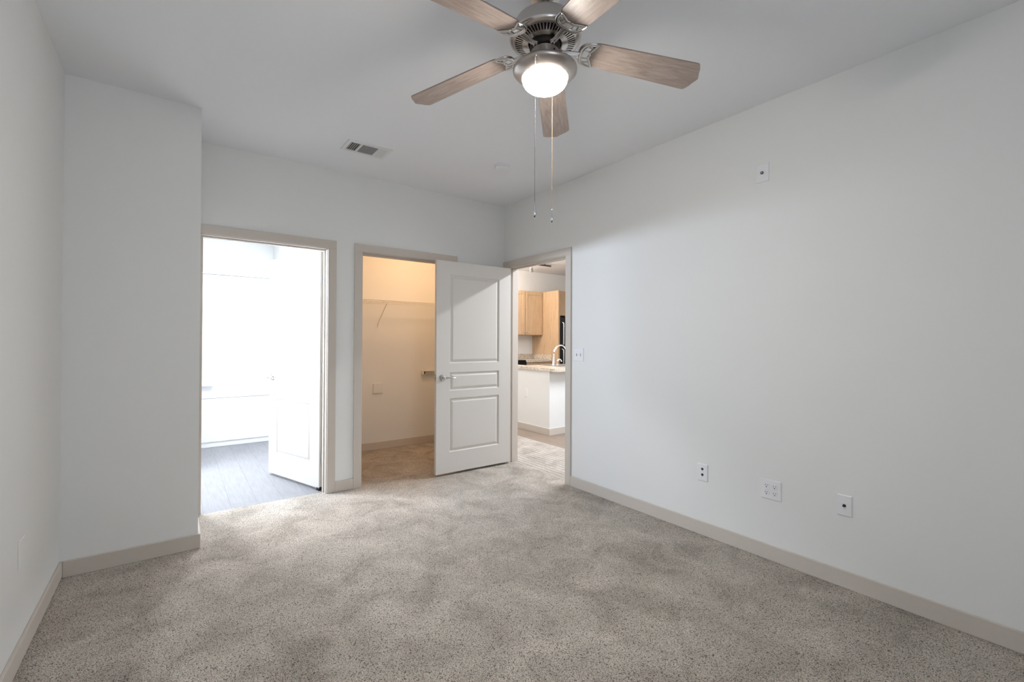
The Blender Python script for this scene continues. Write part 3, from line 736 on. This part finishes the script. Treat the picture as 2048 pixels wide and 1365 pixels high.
for z0, z1 in ((0.55, 1.13), (1.20, 1.66)):
    m = MB(); m.tube([(6.17,6.695,z0),(6.17,6.655,z0+0.02),(6.17,6.652,(z0+z1)/2),(6.17,6.655,z1-0.02),(6.17,6.695,z1)], 0.013, 10); m.build('handle', M_steel, fr_, 50)
# back run: base cabinets, range, counter, backsplash
bc = thing('base_cabinet', 'maple base cabinet drawers under the back counter', 'cabinet', (5.72, 7.2, 0))
m = MB(); m.box(5.40, 6.90, 0.10, 6.055, 7.495, 0.872); m.box(5.40, 6.96, 0, 6.055, 7.4, 0.10); m.build('carcass', M_maple, bc)
for a, b in ((5.405, 5.720), (5.735, 6.050)):
    q = MB(); q.box(a, 6.881, 0.730, b, 6.90, 0.862, 0.002); q.build('drawer', M_maple, bc)
    shaker(bc, a, b, 0.115, 0.715, 6.90)
ct = thing('back_counter', 'speckled counter with low backsplash below the wall cabinets', 'countertop', (5.72, 7.2, 0.873))
m = MB(); m.box(5.395, 6.865, 0.873, 6.058, 7.497, 0.913, 0.002); m.build('slab', M_granite, ct)
m = MB(); m.box(5.395, 7.478, 0.914, 6.058, 7.498, 1.015, 0.002); m.box(6.038, 6.87, 0.914, 6.058, 7.478, 1.015, 0.002); m.build('backsplash', M_granite, ct)
rn = thing('kitchen_range', 'black stove at the left end of the back counter', 'stove', (5.01, 7.2, 0))
m = MB(); m.box(4.635, 6.885, 0.02, 5.390, 7.49, 0.895, 0.003); m.build('body', M_black, rn)
m = MB(); m.box(4.635, 6.86, 0.896, 5.392, 7.49, 0.922, 0.004); m.build('cooktop', M_black, rn)
m = MB(); m.box(4.635, 7.40, 0.923, 5.390, 7.49, 1.06, 0.004); m.build('back_guard', M_black, rn)
m = MB(); m.box(4.635, 6.842, 0.80, 5.390, 6.884, 0.892, 0.004); m.build('control_panel', M_black, rn)
# track light
tl = thing('track_light', 'ceiling track light with a hanging spotlight head in the kitchen', 'track light', (5.55, 6.55, H))
m = MB(); m.box(5.10, 6.575, H-0.038, 5.77, 6.605, H-0.012, 0.003)
for x in (5.25, 5.62): m.tube([(x,6.59,H-0.012),(x,6.59,H)], 0.014, 12)
m.build('track', M_track, tl)
def spot(x, y):
    q = MB(); q.tube([(x,y,H-0.036),(x,y,H-0.075)], 0.008, 10); q.tube(bez((x-0.035,y,H-0.13),(x-0.035,y,H-0.06),(x+0.035,y,H-0.06),(x+0.035,y,H-0.13),10), 0.005, 8)
    h = q.build('spot_head', M_nickel_d, tl, 50)
    q = MB()
    prof = [(0,0.05),(0.020,0.048),(0.028,0.03),(0.033,-0.035),(0.036,-0.045),(0.032,-0.045),(0.026,-0.02),(0,-0.015)]
    q.lathe(prof, (0,0,0), 'Z', 24)
    R = Matrix.Rotation(0.55, 3, 'X') @ Matrix.Rotation(-0.5, 3, 'Y')
    for v in q.bm.verts: v.co = R @ v.co + Vector((x, y, H-0.135))
    q.build('lamp_shade', M_nickel_d, h, 40)
spot(5.26, 6.55)
